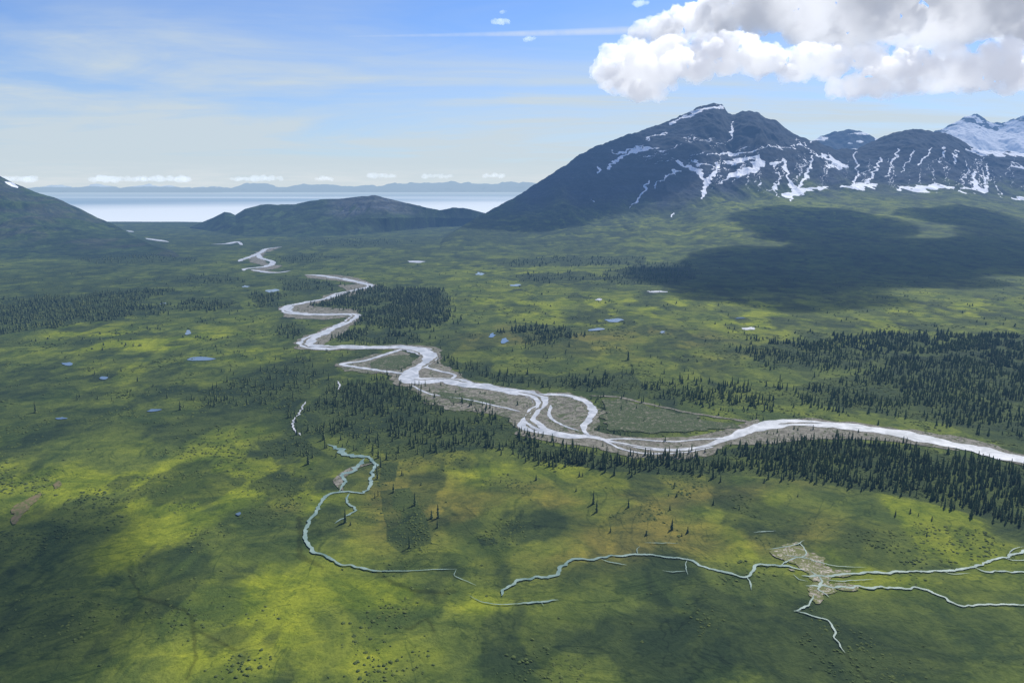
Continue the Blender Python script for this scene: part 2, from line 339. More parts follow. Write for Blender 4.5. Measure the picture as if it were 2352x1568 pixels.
for k in range(18):
    x=random.uniform(1400,1700);y=random.uniform(310,400);L=random.uniform(20,60)
    SN.append([(x,y,.2),(x+L*.5,y-4,1.),(x+L,y-8,.2)])
def snow_main(PX,PY,X,Y,Z,ut,g):
    wx=(fbm(X/50.,Z/30.,201,4)-.5)*22;wy=(fbm(X/50.,Z/30.,211,4)-.5)*20
    d=np.full(PX.shape,1e9)
    for pl in SN: d=np.minimum(d,segdist(PX+wx,PY+wy,pl))
    return np.clip(.5-d/4.5,0,1)*(ut<1.02)
def rock_main(PX,PY,X,Y,Z,ut):
    lim=np.interp(PX,[985,1100,1200,1300,1500,1600,1700,1800,2000,2352,2650],[450,460,465,465,470,460,438,426,428,443,450])
    n=(fbm(X/160.,Z/120.,301,5)-.5)*90
    return 1-sm(-34,26,PY+n-lim)
mountain('right_mountain',SK,BS,AP,1150,(260,400,40),48,20,'dark snow streaked mountain with twin summit rising over the right of the valley',snow_main,rock_main,21,gscale=240.,spurs=[(1745,350,6250,260,420,120),(1550,380,6200,200,400,50),(2120,330,6500,200,400,50)])
def snow_f1(PX,PY,X,Y,Z,ut,g):
    return np.clip(.1+1.0*sm(.45,.7,fbm(X/220.,Z/60.,401,4)),0,1)*(ut<1.1)
def rock_all(PX,PY,X,Y,Z,ut): return np.ones(PX.shape)
mountain('far_summit',[(1780,360,11000),(1850,330,11000),(1880,315,11000),(1912,303,11000),(1950,298,11000),(1975,300,11000),(2000,310,11000),(2030,328,11000),(2090,350,11000)],[(1700,500),(2200,500)],[(1780,400,9500),(2090,400,9500)],260,(10,140,20),60,30,'small blue snowy summit behind the saddle of the right mountain',snow_f1,rock_all,61,1500,gscale=300)
def snow_f2(PX,PY,X,Y,Z,ut,g):
    d=PY-np.interp(PX,[2050,2150,2190,2235,2270,2352,2600],[326,302,281,266,284,276,260])
    a=sm(-6,6,d+(fbm(X/150.,Z/50.,411,5)-.5)*70-4)
    return np.clip(a*1.,0,1)*(ut<1.1)
mountain('snowy_summit',[(2060,350,13500),(2120,318,13500),(2150,302,13500),(2172,292,13500),(2195,280,13500),(2215,268,13500),(2238,261,13500),(2255,268,13500),(2275,281,13500),(2300,284,13500),(2330,274,13500),(2352,266,13500),(2450,240,13500),(2650,270,13500)],[(1900,500),(2800,500)],[(2060,420,11000),(2650,420,11000)],420,(10,200,20),60,30,'snow covered summit at the far right edge behind the dark ridge',snow_f2,rock_all,71,1500,gscale=340)
def rock_left(PX,PY,X,Y,Z,ut):
    return sm(.60,.74,ridged(X/170.,Y/400.+Z/140.,501,4))*.45*sm(-.2,.3,ut)
def snow_left(PX,PY,X,Y,Z,ut,g):
    d=segdist(PX,PY,[(12,418,1),(28,424,5),(40,430,2)]);return np.clip(.5-d/5,0,1)*(ut<1.05)
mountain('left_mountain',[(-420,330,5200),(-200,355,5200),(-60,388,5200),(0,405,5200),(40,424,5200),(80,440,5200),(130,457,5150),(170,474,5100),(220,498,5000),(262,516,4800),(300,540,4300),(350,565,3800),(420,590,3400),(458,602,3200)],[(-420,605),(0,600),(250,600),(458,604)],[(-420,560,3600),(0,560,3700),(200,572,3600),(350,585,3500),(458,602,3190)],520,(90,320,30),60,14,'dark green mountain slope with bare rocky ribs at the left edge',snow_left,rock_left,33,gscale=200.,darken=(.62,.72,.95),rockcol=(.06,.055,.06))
def rock_hill(PX,PY,X,Y,Z,ut):
    a=sm(730,790,PX)*(1-sm(900,1000,PX))*sm(.45,.6,ridged(X/60.,Z/150.,601,3)+.08)*sm(.1,.45,ut)
    return np.clip(a*.9+.1*sm(.55,.7,fbm(X/120.,Z/80.,603,4)),0,1)
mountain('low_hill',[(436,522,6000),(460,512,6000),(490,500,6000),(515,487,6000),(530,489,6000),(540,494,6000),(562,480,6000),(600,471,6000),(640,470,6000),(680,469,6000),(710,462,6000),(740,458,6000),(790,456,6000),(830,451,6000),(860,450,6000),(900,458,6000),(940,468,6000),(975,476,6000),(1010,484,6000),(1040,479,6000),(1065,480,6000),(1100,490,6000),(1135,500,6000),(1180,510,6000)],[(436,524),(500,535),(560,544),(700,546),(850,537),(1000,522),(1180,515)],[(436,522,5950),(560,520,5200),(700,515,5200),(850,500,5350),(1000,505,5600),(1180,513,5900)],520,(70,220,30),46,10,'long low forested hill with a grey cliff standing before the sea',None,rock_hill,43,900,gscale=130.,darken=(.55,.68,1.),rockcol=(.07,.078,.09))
def far_range(name,x0,x1,y0,amp,Y,label,seed,snowy,ybase=438):
    xs=np.linspace(x0,x1,240);n=fbm(xs/38.,xs*0,seed,5)
    yy=y0+ (ybase-y0)*np.clip(np.abs((xs-(x0+x1)/2)/((x1-x0)/2))**6,0,1)-amp*(n-.4)
    pts=[dpt(a,b,Y) for a,b in zip(xs,yy)]
    V=[];nr=12
    for j in range(nr):
        u=j/(nr-1)
        for (x,Yk,z) in pts:
            V.append((x,Y-7000*(1-u),-10+(z+10)*u**.9))
    V=np.array(V);k=len(pts)
    V[:,1]+=2500*(fbm(V[:,0]/1800.,V[:,2]/200.,seed+3,3)-.5)
    me=np_mesh(name,V,grid_faces(nr,k),True,None,(np.full(len(V),snowy)*sm(200,900,V[:,2])))
    tag(put(name,me,M['far']),label,'mountain',kind='structure')
far_range('far_range',60,560,428,18,82000,'faint snow capped range across the sea behind the left slope',701,.95)
far_range('far_range',480,1000,427,20,90000,'faint blue range on the sea horizon above the low hill',711,.15)
far_range('far_range',860,1330,424,18,94000,'faint blue range on the sea horizon beside the right mountain',721,.15)
# ---------- rivers
def cr(pts,step):
    P=np.array(pts,float);out=[]
    Q=np.vstack([2*P[0]-P[1],P,2*P[-1]-P[-2]])
    for i in range(1,len(Q)-2):
        a,b,c,d=Q[i-1],Q[i],Q[i+1],Q[i+2];n=max(2,int(np.hypot(*(c-b)[:2])/step))
        for t in np.linspace(0,1,n,endpoint=False):
            out.append(.5*((2*b)+(-a+c)*t+(2*a-5*b+4*c-d)*t*t+(-a+3*b-3*c+d)*t**3))
    out.append(P[-1]);return np.array(out)
WATER=[]
zlev=[0]
def ribbon_world(name,Q,mat,z,label,cat,wn=.3,step=5.,taper=True,mean=0.,group=None,ls=1.,tl=5.):
    n=len(Q);T_=np.gradient(Q[:,:2],axis=0);T_/=np.hypot(T_[:,0],T_[:,1])[:,None]+1e-9
    N=np.stack([-T_[:,1],T_[:,0]],1);w=np.maximum(Q[:,2],.3)/2
    arc=np.arange(n)*step;zlev[0]+=1;s=zlev[0]*13
    wm=max(float(w.mean()),1.)
    if taper:
        e=np.minimum(arc,arc[::-1])/(wm*tl);w=w*np.clip(e,0.02,1)**.6
    xy0=Q[:,:2]+N*(mean*(fbm(arc/(wm*6),arc*0,s+9,3)-.5)*w*2)[:,None]
    L1=wm*1.2*ls+2
    wl=w*np.maximum(.12,1+wn*2.6*(fbm(arc/L1,arc*0,s,5)-.5));wr=w*np.maximum(.12,1+wn*2.6*(fbm(arc/L1,arc*0,s+5,5)-.5))
    V=[];K=5
    for j in range(K):
        f=j/(K-1);off=wl*(1-f)-wr*f
        xy=xy0+N*off[:,None]
        V.append(np.column_stack([xy,z+.05*np.arange(n)/n+zlev[0]*.002+.002*j]))
    o=put(name,np_mesh(name,np.concatenate(V),grid_faces(K,n),True),mat);tag(o,label,cat,group,'structure')
    return xy0,w,N
def ribbon(name,pts,mat,z,label,cat,wn=.3,step=5.,avoid=True,taper=True,mean=.5,ws=1.,tl=5.):
    P=[(*gpt(p[0],p[1]),p[2]*ws) for p in pts]
    Q=cr(P,step);xy,w,N=ribbon_world(name,Q,mat,z,label,cat,wn,step,taper,mean,tl=tl)
    if avoid: WATER.append((xy,w))
    return Q,N
def patch(name,poly,mat,z,label,cat,jit=2.,step=4.,group=None):
    P=np.array([gpt(*p) for p in poly]);
    c=cr(np.vstack([P,P[:1]]),step)[:-1]
    zlev[0]+=1;s=zlev[0]*13
    cen=c.mean(0);d=c-cen;rr=np.maximum(np.hypot(d[:,0],d[:,1]),3)
    r=1+ (fbm(c[:,0]/20.,c[:,1]/20.,s,5)-.5)*jit*4/rr
    c=cen+d*np.maximum(r,.3)[:,None]
    bm=bmesh.new();vs=[bm.verts.new((x,y,z+zlev[0]*.002)) for x,y in c];bm.faces.new(vs)
    bmesh.ops.triangulate(bm,faces=bm.faces[:]);bmesh.ops.recalc_face_normals(bm,faces=bm.faces[:])
    me=bpy.data.meshes.new(name);bm.to_mesh(me);bm.free()
    if me.polygons and me.polygons[0].normal.z<0: me.flip_normals()
    o=put(name,me,mat);tag(o,label,cat,group,'structure');return o
G=[([(775,655),(855,652),(862,662),(810,678),(760,690),(700,700),(760,680),(795,668)],'small gravel bar on the outer side of the upper river bend','bare'),
([(655,705),(700,698),(740,706),(825,712),(770,732),(690,732),(650,724)],'gravel bar inside the hairpin bend of the river','bare'),
([(695,785),(740,762),(800,745),(790,765),(745,790),(760,806),(700,800)],'narrow gravel strip along the inner bend by the dark wood','bare'),
([(945,830),(985,812),(1020,838),(1055,858),(1060,880),(990,882),(930,878)],'gravel bar in the middle of the widest river bend','bare'),
([(930,870),(1000,882),(1080,888),(1150,895),(1240,910),(1235,948),(1180,958),(1100,948),(1020,938),(955,908)],'wide brown gravel flat below the widest bend','gravel'),
([(1185,942),(1250,945),(1320,970),(1400,1000),(1440,1020),(1360,1024),(1250,1012),(1180,988)],'gravel bar between the braided channels','bare'),
([(1245,903),(1310,905),(1365,925),(1378,950),(1362,985),(1320,998),(1265,975),(1235,940)],'round gravel island between two river channels','gravel'),
([(1355,990),(1450,1003),(1560,1003),(1650,990),(1745,962),(1725,1000),(1660,1034),(1560,1054),(1450,1050),(1360,1022)],'long gravel bar beside the lower channel under the forest belt','bare'),
([(1680,1020),(1740,992),(1850,978),(1980,985),(2100,1005),(2200,1034),(2050,1014),(1950,1008),(1850,1010),(1760,1020)],'pale gravel shore below the right river reach','bare'),
([(700,630),(780,632),(840,645),(850,655),(780,645),(710,638)],'thin gravel shore of the far river','bare'),
([(770,838),(830,822),(900,806),(940,812),(900,840),(945,862),(870,858),(800,852)],'gravel flat between the side channel and the river','gravel')]
for poly,lab,mm in G: patch('gravel_bar',poly,M[mm],.08,lab,'gravel bar',8.)
ribbon('gravel_channel',[(1350,908,4),(1420,912,7),(1500,930,6),(1600,950,6),(1700,965,7),(1745,972,10)],M['bare'],.12,'dry gravel side channel behind the scrub covered island','gravel channel',.7)
ribbon('gravel_channel',[(860,1062,4),(810,1075,10),(780,1095,12),(775,1112,10),(790,1128,4)],M['bare'],.12,'pale stony bed beside the turquoise creek loop','gravel channel',.5,2)
patch('scrub_island',[(1384,920),(1430,920),(1500,937),(1600,958),(1690,978),(1630,988),(1520,994),(1420,990),(1382,978),(1390,950)],M['scrub'],.4,'long scrub covered island between dry channel and river','island',12)
patch('scrub_island',[(850,832),(900,816),(940,818),(945,835),(915,847),(865,845)],M['scrub'],.4,'small scrub island beside the widest bend','island',6)
patch('scrub_island',[(1000,900),(1060,905),(1120,917),(1130,928),(1080,928),(1020,916)],M['scrub'],.4,'low scrub patch on the brown gravel flat','island',9)
RIV=[(700,631,22),(740,633,24),(790,641,26),(830,649,26),(850,657,24),(815,667,22),(775,676,24),(745,688,22),(705,694,22),(665,703,26),(655,714,28),(690,721,28),(750,722,32),(812,722,26),(808,735,22),(775,750,22),(738,766,26),(710,780,30),(706,793,34),(750,799,34),(810,798,30),(870,797,26),(925,797,32),(970,805,40),(992,820,28),(970,838,20),(940,856,24),(938,874,34),(975,876,36),(1020,874,30),(1060,882,34),(1120,890,28),(1180,900,30),(1228,910,30),(1243,928,20),(1222,948,20),(1215,965,16),(1250,985,20),(1300,998,22),(1350,1002,14),(1400,1014,7),(1450,1024,8),(1530,1034,9),(1600,1029,7),(1660,1012,10),(1715,992,18),(1780,976,27),(1850,972,27),(1930,976,28),(2020,987,28),(2120,1004,28),(2220,1026,29),(2352,1055,30),(2500,1090,30),(2700,1140,30)]
ribbon('gravel_shore',[(a,b,c*1.2+4) for a,b,c in RIV],M['bare'],.03,'ragged tan gravel shores lining the winding river','gravel shore',.7,avoid=False)
Qr,Nr=ribbon('river',RIV,M['river'],.28,'wide pale silty river winding across the valley','river',.45)
for k in range(26):
    i0=random.randrange(30,len(Qr)-60);n=random.randrange(7,24);seg=Qr[i0:i0+n].copy();w0=float(seg[:,2].mean())
    if len(seg)<6: continue
    of=random.uniform(-.5,.5)*w0
    seg[:,:2]+=Nr[i0:i0+n]*of;seg[:,2]=w0*random.uniform(.08,.28)
    ribbon_world('gravel_spit',seg,M['bare'],.42,'slim gravel spit breaking the surface of the pale river','gravel spit',.6,5.,True,1.2,'gravel spits in the river')
R='river_channel'
ribbon(R,[(1236,905,16),(1300,908,12),(1345,920,13),(1364,940,12),(1352,965,10),(1340,985,8),(1355,1002,9)],M['river'],.3,'curved channel looping round the right side of the round island','river',.4)
ribbon(R,[(935,798,10),(890,812,9),(840,828,8),(785,836,9),(830,845,10),(880,852,10),(940,860,14)],M['river'],.3,'side channel branching left of the widest bend','river',.45)
ribbon(R,[(985,820,12),(975,840,8),(1000,850,7),(1045,862,6),(1030,875,8)],M['river'],.3,'thin braid cutting the gravel bar at the widest bend','river',.4)
ribbon(R,[(1210,955,10),(1200,972,11),(1205,985,11),(1250,995,8),(1330,1004,8)],M['river'],.3,'short braid at the left of the round island','river',.4)
ribbon(R,[(1265,930,4),(1262,955,5),(1290,975,4),(1330,990,4)],M['river'],.3,'thin inner braid on the left side of the round island','river',.4)
ribbon(R,[(1380,1010,4),(1450,1008,4),(1540,1014,4),(1620,1008,4),(1680,1005,4)],M['river'],.3,'thin water line across the long gravel bar','river',.5)
ribbon(R,[(1370,1002,3),(1430,1032,4),(1500,1042,4),(1580,1038,3),(1640,1026,3)],M['river'],.3,'lowest thin braid of the long gravel bar beside the forest','river',.5)
ribbon(R,[(945,885,4),(990,905,4),(1060,915,3),(1130,930,4),(1195,945,4)],M['river'],.3,'thin braid crossing the brown gravel flat','river',.6)
ribbon('gravel_bar',[(645,568,26),(610,576,50),(585,590,60),(600,605,50),(625,612,70),(600,622,60),(655,626,30)],M['bare'],.06,'thin gravel flat of the far braided river','gravel bar',.6,8,False)
ribbon(R,[(648,567,22),(612,572,24),(592,583,26),(556,597,22),(548,601,12)],M['river'],.3,'far braided reach of the river, upper braid','river',.4,8)
ribbon(R,[(592,583,20),(602,594,24),(628,602,22),(610,612,30),(566,617,22),(560,622,14)],M['river'],.31,'far braided reach of the river, middle braid','river',.4,8)
ribbon(R,[(575,619,16),(610,625,26),(640,626,22),(668,622,18)],M['river'],.32,'far braided reach of the river, lower braid','river',.4,8)
ribbon(R,[(485,561,30),(520,560,50),(545,555,20),(556,563,20)],M['river'],.3,'distant bright bend of the river','river',.3,12)
ribbon(R,[(335,547,30),(360,552,50),(388,556,20)],M['river'],.3,'most distant river streak beside the left mountain','river',.3,12)
ribbon(R,[(288,529,40),(298,532,60),(308,533,30)],M['river'],.3,'tiny river glint by the shore','river',.3,12)
cm=M['creek']
def ck(pts,z,lab,wn=.6,mat=None,mean=2.2): ribbon('creek',pts,mat or cm,z,lab,'creek',wn,1.5,mean=mean,ws=.85,tl=9.)
ck([(752,1020,3),(785,1030,9),(800,1045,10),(838,1051,6),(860,1062,5),(852,1085,4.5),(852,1105,4),(835,1132,3.6),(790,1129,3.5),(748,1140,4),(735,1165,3.8),(708,1200,4),(700,1225,3.6),(715,1258,3.6),(745,1278,3.4),(800,1298,3.4),(850,1309,2.6),(900,1311,1.5),(960,1309,1.2),(1050,1307,1.)],.2,'turquoise creek curving round the left side of the marsh')
ck([(1075,1366,.6),(1110,1383,.8),(1150,1387,.9),(1200,1387,1.4)],.21,'thin dim creek thread leading to the short backwater')
ck([(1048,1308,.8),(1045,1322,.8),(1070,1334,.7),(1095,1345,.6)],.21,'thin dim creek thread dropping from the end of the loop')
ck([(838,1052,6),(815,1078,7),(785,1090,5),(790,1110,4),(780,1128,3)],.22,'inner braid of the turquoise creek loop',.6)
ck([(803,1133,2.5),(795,1155,2.8),(816,1170,2.6),(790,1188,2.8),(768,1203,1.5)],.22,'short creek stub hanging below the turquoise loop')
ck([(1152,1368,3.6),(1165,1346,3.8),(1205,1330,4),(1268,1321,4),(1300,1292,3.6),(1370,1282,3.2),(1440,1275,3),(1500,1275,2.6),(1580,1285,2.6),(1620,1303,2.8),(1670,1316,2.8),(1712,1322,2.8),(1735,1300,3),(1785,1297,3),(1850,1310,3)],.2,'turquoise creek crossing the middle foreground')
ck([(1840,1322,3),(1900,1322,3),(2000,1315,3.2),(2100,1312,3),(2200,1308,2.8),(2250,1298,2.8),(2300,1282,3),(2352,1266,3),(2420,1240,3)],.2,'upper right creek leaving the muddy flat')
ck([(2235,1302,2.4),(2270,1312,2.2),(2352,1314,2.2),(2450,1320,2.2)],.22,'short creek fork near the right edge')
ck([(1850,1345,3),(1940,1347,3),(2050,1350,3),(2120,1352,3),(2160,1368,2.8),(2210,1390,2.4),(2300,1388,2),(2420,1394,2)],.24,'lower right creek leaving the muddy flat')
ck([(1188,1386,2.6),(1240,1381,3),(1283,1378,2)],.22,'short turquoise backwater below the central creek')
ck([(1243,1381,1.5),(1250,1392,1.)],.25,'tiny spur of the turquoise backwater')
ck([(1712,1322,1.5),(1725,1340,1.4),(1726,1356,1)],.22,'tiny side stream under the central creek')
ck([(1380,1284,1.5),(1410,1292,1.4),(1440,1298,1)],.22,'tiny side stream at the crest of the central creek')
ck([(1465,1273,1.3),(1462,1262,1.),(1470,1255,.8)],.22,'tiny spur rising from the central creek')
ck([(1578,1286,1.3),(1575,1305,1.),(1580,1320,.8)],.22,'tiny drain under the central creek')
ck([(1825,1402,1.6),(1870,1416,1.8),(1910,1430,1.8),(1918,1465,1.5),(1942,1500,.9)],.22,'narrow creek running down below the muddy flat')
ck([(1870,1365,1.6),(1862,1385,1.6),(1840,1398,2),(1822,1404,1.6)],.24,'short link from the muddy flat to the narrow creek')
ck([(1790,1300,1.2),(1815,1285,1.6),(1850,1275,1.4),(1845,1255,1.2),(1830,1244,1)],.25,'thin braid climbing through the top of the muddy flat')
ck([(1760,1262,.8),(1795,1257,1.2),(1830,1250,1.),(1848,1240,.8)],.26,'thin bright line along the top left of the muddy flat')
ck([(1800,1275,1),(1840,1280,1.3),(1880,1290,1.3),(1920,1300,1),(1990,1303,.8)],.26,'thin braid crossing the middle of the muddy flat')
ck([(1860,1310,2),(1885,1330,1.8),(1880,1350,1.8),(1905,1372,1.4)],.25,'thin braid dropping through the muddy flat')
ck([(1855,1335,1.2),(1835,1330,1),(1820,1318,.8)],.25,'tiny braid at the left side of the muddy flat')
ck([(1895,1332,1.2),(1940,1334,1.2),(2010,1330,.8)],.26,'tiny braid between the two right creeks')
ck([(2160,1309,1.2),(2190,1318,1.),(2230,1316,1.)],.25,'tiny braid beside the upper right creek')
ck([(2305,1281,1.6),(2335,1287,1.4),(2380,1284,1.2)],.25,'tiny braid at the right edge above the fork')
ck([(2318,1275,1.2),(2325,1262,1.1),(2352,1255,1.)],.25,'tiny braid at the right edge higher up')
ck([(702,922,2.5),(690,945,2.5),(672,975,2.5),(690,1000,2.5)],.2,'thin pale stream west of the forest belt',.5,M['river'])
ck([(775,875,3),(782,885,3),(776,895,2)],.2,'tiny pale stream bit above the forest belt',.5,M['river'])
ck([(1730,1223,1.3),(1760,1221,1.6),(1782,1219,1)],.2,'short bright water line above the muddy flat')
ck([(1480,1246,1),(1520,1247,1.2),(1560,1248,.8)],.2,'short bright water line above the central creek')
ck([(1520,1310,.8),(1550,1313,1.1),(1580,1311,.8)],.2,'faint water glint under the central creek')
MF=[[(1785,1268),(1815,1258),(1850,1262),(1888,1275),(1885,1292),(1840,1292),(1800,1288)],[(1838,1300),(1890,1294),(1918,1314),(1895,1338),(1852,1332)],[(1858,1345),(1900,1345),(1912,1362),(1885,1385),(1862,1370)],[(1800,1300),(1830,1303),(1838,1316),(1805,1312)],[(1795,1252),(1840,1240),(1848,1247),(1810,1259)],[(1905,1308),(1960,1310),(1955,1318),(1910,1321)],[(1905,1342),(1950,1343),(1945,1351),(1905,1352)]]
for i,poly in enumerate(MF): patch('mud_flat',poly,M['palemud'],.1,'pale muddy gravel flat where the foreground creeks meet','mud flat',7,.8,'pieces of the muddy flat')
patch('mud_flat',[(28,1188),(48,1160),(92,1132),(85,1150),(58,1175),(38,1198)],M['mud'],.1,'bare brown earth patch in the green meadow at left','mud flat',5,1.)
patch('mud_flat',[(120,1112),(135,1104),(142,1114),(128,1122)],M['mud'],.1,'tiny bare brown patch in the green meadow at left','mud flat',2,1)
PONDS=[(455,825,45,6,'long pond in the yellow meadow left of the river'),(432,764,8,6,'tiny round pond above the long left pond'),(155,836,16,5,'small pond near the left edge'),(238,868,16,5,'small dim pond at lower left meadow'),(1102,629,14,4,'tiny far pond right of the river'),(1410,736,30,5,'widest pond in the right meadow'),(1368,757,20,4,'bright pond below the widest right pond'),(1158,784,13,8,'pond near the copse'),(1130,770,9,5,'tiny pond left of the copse'),(1720,755,17,4,'pale pond at the right meadow'),(955,601,24,3,'far pale pond before the mountain foot'),(1182,655,16,3,'far pond in middle meadow'),(627,668,18,4,'pond left of the upper river'),(375,697,9,3,'tiny pond behind the small spruce stand'),(355,942,22,3,'dim pond in left foreground meadow'),(140,960,20,3,'dim pond at the left foreground'),(1522,763,8,3,'tiny pond in right meadow'),(1508,670,28,2.5,'thin pale pool in the right meadow'),(1375,688,10,3,'tiny pale pool in the right meadow'),(1700,730,14,2.5,'thin pool right of the widest pond'),(548,1180,7,4,'tiny dark pond in the bright meadow'),(565,658,9,2.5,'far tiny pond left of river')]
for i,(cx,cy,rx,ry,lab) in enumerate(PONDS):
    poly=[]
    for k in range(10):
        a=k/10*2*math.pi;q=random.uniform(.5,1.1);poly.append((cx+rx*math.cos(a)*q,cy+ry*math.sin(a)*q-.15*ry*math.cos(a)))
    patch('pond',poly,M['pond'] if i not in(17,18,9,10) else M['river'],.15,lab,'pond',1.5,3)
# ---------- trees
def spruce(h,r,layers,nb,seed,inner=True):
    rg=random.Random(seed);V=[];Fc=[]
    lean=(rg.uniform(-.02,.02),rg.uniform(-.02,.02))
    if inner:
        b=len(V);k=6
        for (z,q) in((.08,.34),(.3,.42),(.6,.25),(.85,.1)):
            for j in range(k):
                a=j/k*6.283;V.append((math.cos(a)*r*q*rg.uniform(.7,1.2)+lean[0]*h*z,math.sin(a)*r*q*rg.uniform(.7,1.2)+lean[1]*h*z,h*z))
        for l in range(3):
            for j in range(k):
                A=b+l*k+j;B=b+l*k+(j+1)%k;Fc.append((A,B,B+k));Fc.append((A,B+k,A+k))
        t=len(V);V.append((lean[0]*h,lean[1]*h,h))
        for j in range(k): Fc.append((b+3*k+j,b+3*k+(j+1)%k,t))
    for l in range(layers):
        u=l/layers;z=h*(.07+.9*u);R=r*(1-u)**.6*rg.uniform(.7,1.15)
        a0=rg.uniform(0,6.28)
        for j in range(nb):
            if rg.random()<.12: continue
            a=a0+j/nb*6.283+rg.uniform(-.3,.3);L=R*rg.uniform(.65,1.25);w=L*.42+.12*(r if r<1 else 1)
            ca,sa=math.cos(a),math.sin(a);ox,oy=lean[0]*z,lean[1]*z
            dz=-L*rg.uniform(.25,.55);b=len(V)
            up=h*.9/layers*.9
            V+= [(ox,oy,z+up),(ox+ca*L*.6-sa*w,oy+sa*L*.6+ca*w,z+dz*.5),(ox+ca*L,oy+sa*L,z+dz+.02*h),(ox+ca*L*.6+sa*w,oy+sa*L*.6-ca*w,z+dz*.5)]
            Fc+= [(b,b+1,b+2),(b,b+2,b+3)]
    return np.array(V),np.array(Fc)
def trunk_mesh(h):
    V=[];Fc=[];k=6
    for (z,q) in((-.5,.26),(.3*h,.18),(.97*h,.03)):
        for j in range(k): a=j/k*6.283;V.append((math.cos(a)*q,math.sin(a)*q,z))
    for l in range(2):
        for j in range(k): A=l*k+j;B=l*k+(j+1)%k;Fc+=[(A,B,B+k),(A,B+k,A+k)]
    for l in range(5):
        a=l*2.4;z=h*(.04+.05*l);b=len(V)
        V+=[(0,0,z),(math.cos(a)*1.3,math.sin(a)*1.3,z-.2),(0,0,z+.15)];Fc.append((b,b+1,b+2))
    return np.array(V),np.array(Fc)
pts=[]
DENSE=('belt','right','centre','centreb')
def sample(poly,dens,key):
    P=np.array([gpt(*p) for p in poly]);x0,y0=P.min(0)-30;x1,y1=P.max(0)+30
    n=int((x1-x0)*(y1-y0)*dens);x=RNG.uniform(x0,x1,n);y=RNG.uniform(y0,y1,n)
    jx=RNG.normal(0,10,n);jy=RNG.normal(0,9 if key=='belt' else 18,n);q=.45 if key=='belt' else 1.
    ok=pip([tuple(p) for p in P],x+(fbm(x/40,y/40,7)-.5)*80*q+jx,y+(fbm(x/40,y/40,8)-.5)*110*q+jy)
    ok&=fbm(x/38,y/38,77,3)>(.30 if key=='belt' else .38 if key in DENSE else .43)
    for a,b in zip(x[ok],y[ok]): pts.append((a,b,key,.76 if key in('beltleft','right','belt') else .85))
for k,(poly,dn) in T.items(): sample(poly,dn,k)
n=6600;qx=RNG.uniform(-100,2450,n);qy=RNG.uniform(590,1230,n)
x,y=gpt(qx,qy);cl=fbm(x/60,y/60,88,4)
left=(qx<650)&(qy>930)
ok=(cl>.56)&~(left&(RNG.random(n)<.95))&~((qy>1050)&(RNG.random(n)<.88))
for a,b in zip(x[ok],y[ok]): pts.append((a,b,'lone',.5))
HAND=[(178,918,'shaggy dark spruce alone in the left foreground meadow'),(82,946,'rounded dark tree alone near the left edge'),(384,914,'slim dark spruce alone in the meadow left of the scrub'),(1363,1155,'solitary spruce in the brown marsh south of the forest belt'),(1443,826,'solitary spruce in the meadow beyond the river'),(414,940,'small spruce alone left of the scrub patch'),(316,875,'pale tall bush tree in the left meadow')]
for px_,py_,lb in HAND:
    a,b=gpt(px_,py_);pts.append((float(a),float(b),'hand:'+lb,1.1))
PT=np.array([(p[0],p[1]) for p in pts]);keep=np.ones(len(PT),bool)
for Q,w in WATER:
    if w.mean()<3: Qs=Q[::6];ws=w[::6]
    else: Qs=Q[::2];ws=w[::2]
    for i in range(0,len(PT),2000):
        d=np.hypot(PT[i:i+2000,0][:,None]-Qs[:,0],PT[i:i+2000,1][:,None]-Qs[:,1])-ws-3
        keep[i:i+2000]&=(d.min(1)>0)
pts=[p for p,k in zip(pts,keep) if k]
def near(p):
    px_,py_=proj(p[0],p[1],0.)
    vis=(8<px_<2344) and py_<1560
    return (0 if p[2].startswith('hand') else 1, 0 if vis else 1, math.hypot(p[0],p[1])/p[3])
pts.sort(key=near)
single=pts[:300];rest=pts[300:]
var=[]
for k in range(7):
    h=13+k*.7;v,f=spruce(h,1.8+.16*k,13,8,100+k);tv,tf=trunk_mesh(h)
    var.append((np_mesh('crown',v,f,False),np_mesh('trunk',tv,tf,False),h))
    var[-1][0].materials.append(M['needle']);var[-1][1].materials.append(M['bark'])
GL={'belt':('dark narrow spruce in the dense forest belt on the near river bank','spruces of the near bank forest belt'),
'beltleft':('dark spruce in the looser left part of the near bank forest','spruces of the left belt'),
'right':('dark spruce in the dense forest beyond the river at right','spruces of the right forest'),
'creekeast':('dark spruce on the east bank of the turquoise creek loop','spruces east of the creek loop'),
'creekwest':('dark spruce in the small stand west of the creek loop','spruces west of the creek loop'),
'thicket':('dark spruce in the thicket south east of the turquoise creek loop','spruces of the thicket by the creek loop'),
'marsh':('small spruce in the sparse clump in the brown marsh','spruces of the brown marsh clump'),
'brownclump':('small spruce in the tiny clump amid the brown marsh','spruces of the tiny marsh clump'),
'creekmid':('dark spruce at the left end of the forest belt above the creek loop','spruces at the left end of the belt'),
'lone':('small scattered spruce in open brown and green marsh','scattered marsh spruces')}
for i,(x,y,key,s) in enumerate(single):
    cm_,tm_,h=var[i%7];r=bpy.data.objects.new('spruce_tree',None);C.objects.link(r)
    sc=s*random.uniform(.5,1.15);r.location=(x,y,-.3);r.rotation_euler=(0,0,random.uniform(0,6.28));r.scale=(sc*random.uniform(.85,1.25),)*2+(sc,)
    r.empty_display_size=1
    if key.startswith('hand:'): tag(r,key[5:],'tree')
    else:
        lb,gp=GL.get(key,('dark spruce in the woods by the river','spruces by the river'));tag(r,lb,'tree',gp)
    put('crown',cm_,None,r);put('trunk',tm_,None,r)
lowv=[spruce(1.,.135,7,5,300+k) for k in range(5)]+[spruce(1.,.16,5,5,320+k) for k in range(3)]
VV=[];FF=[];off=0
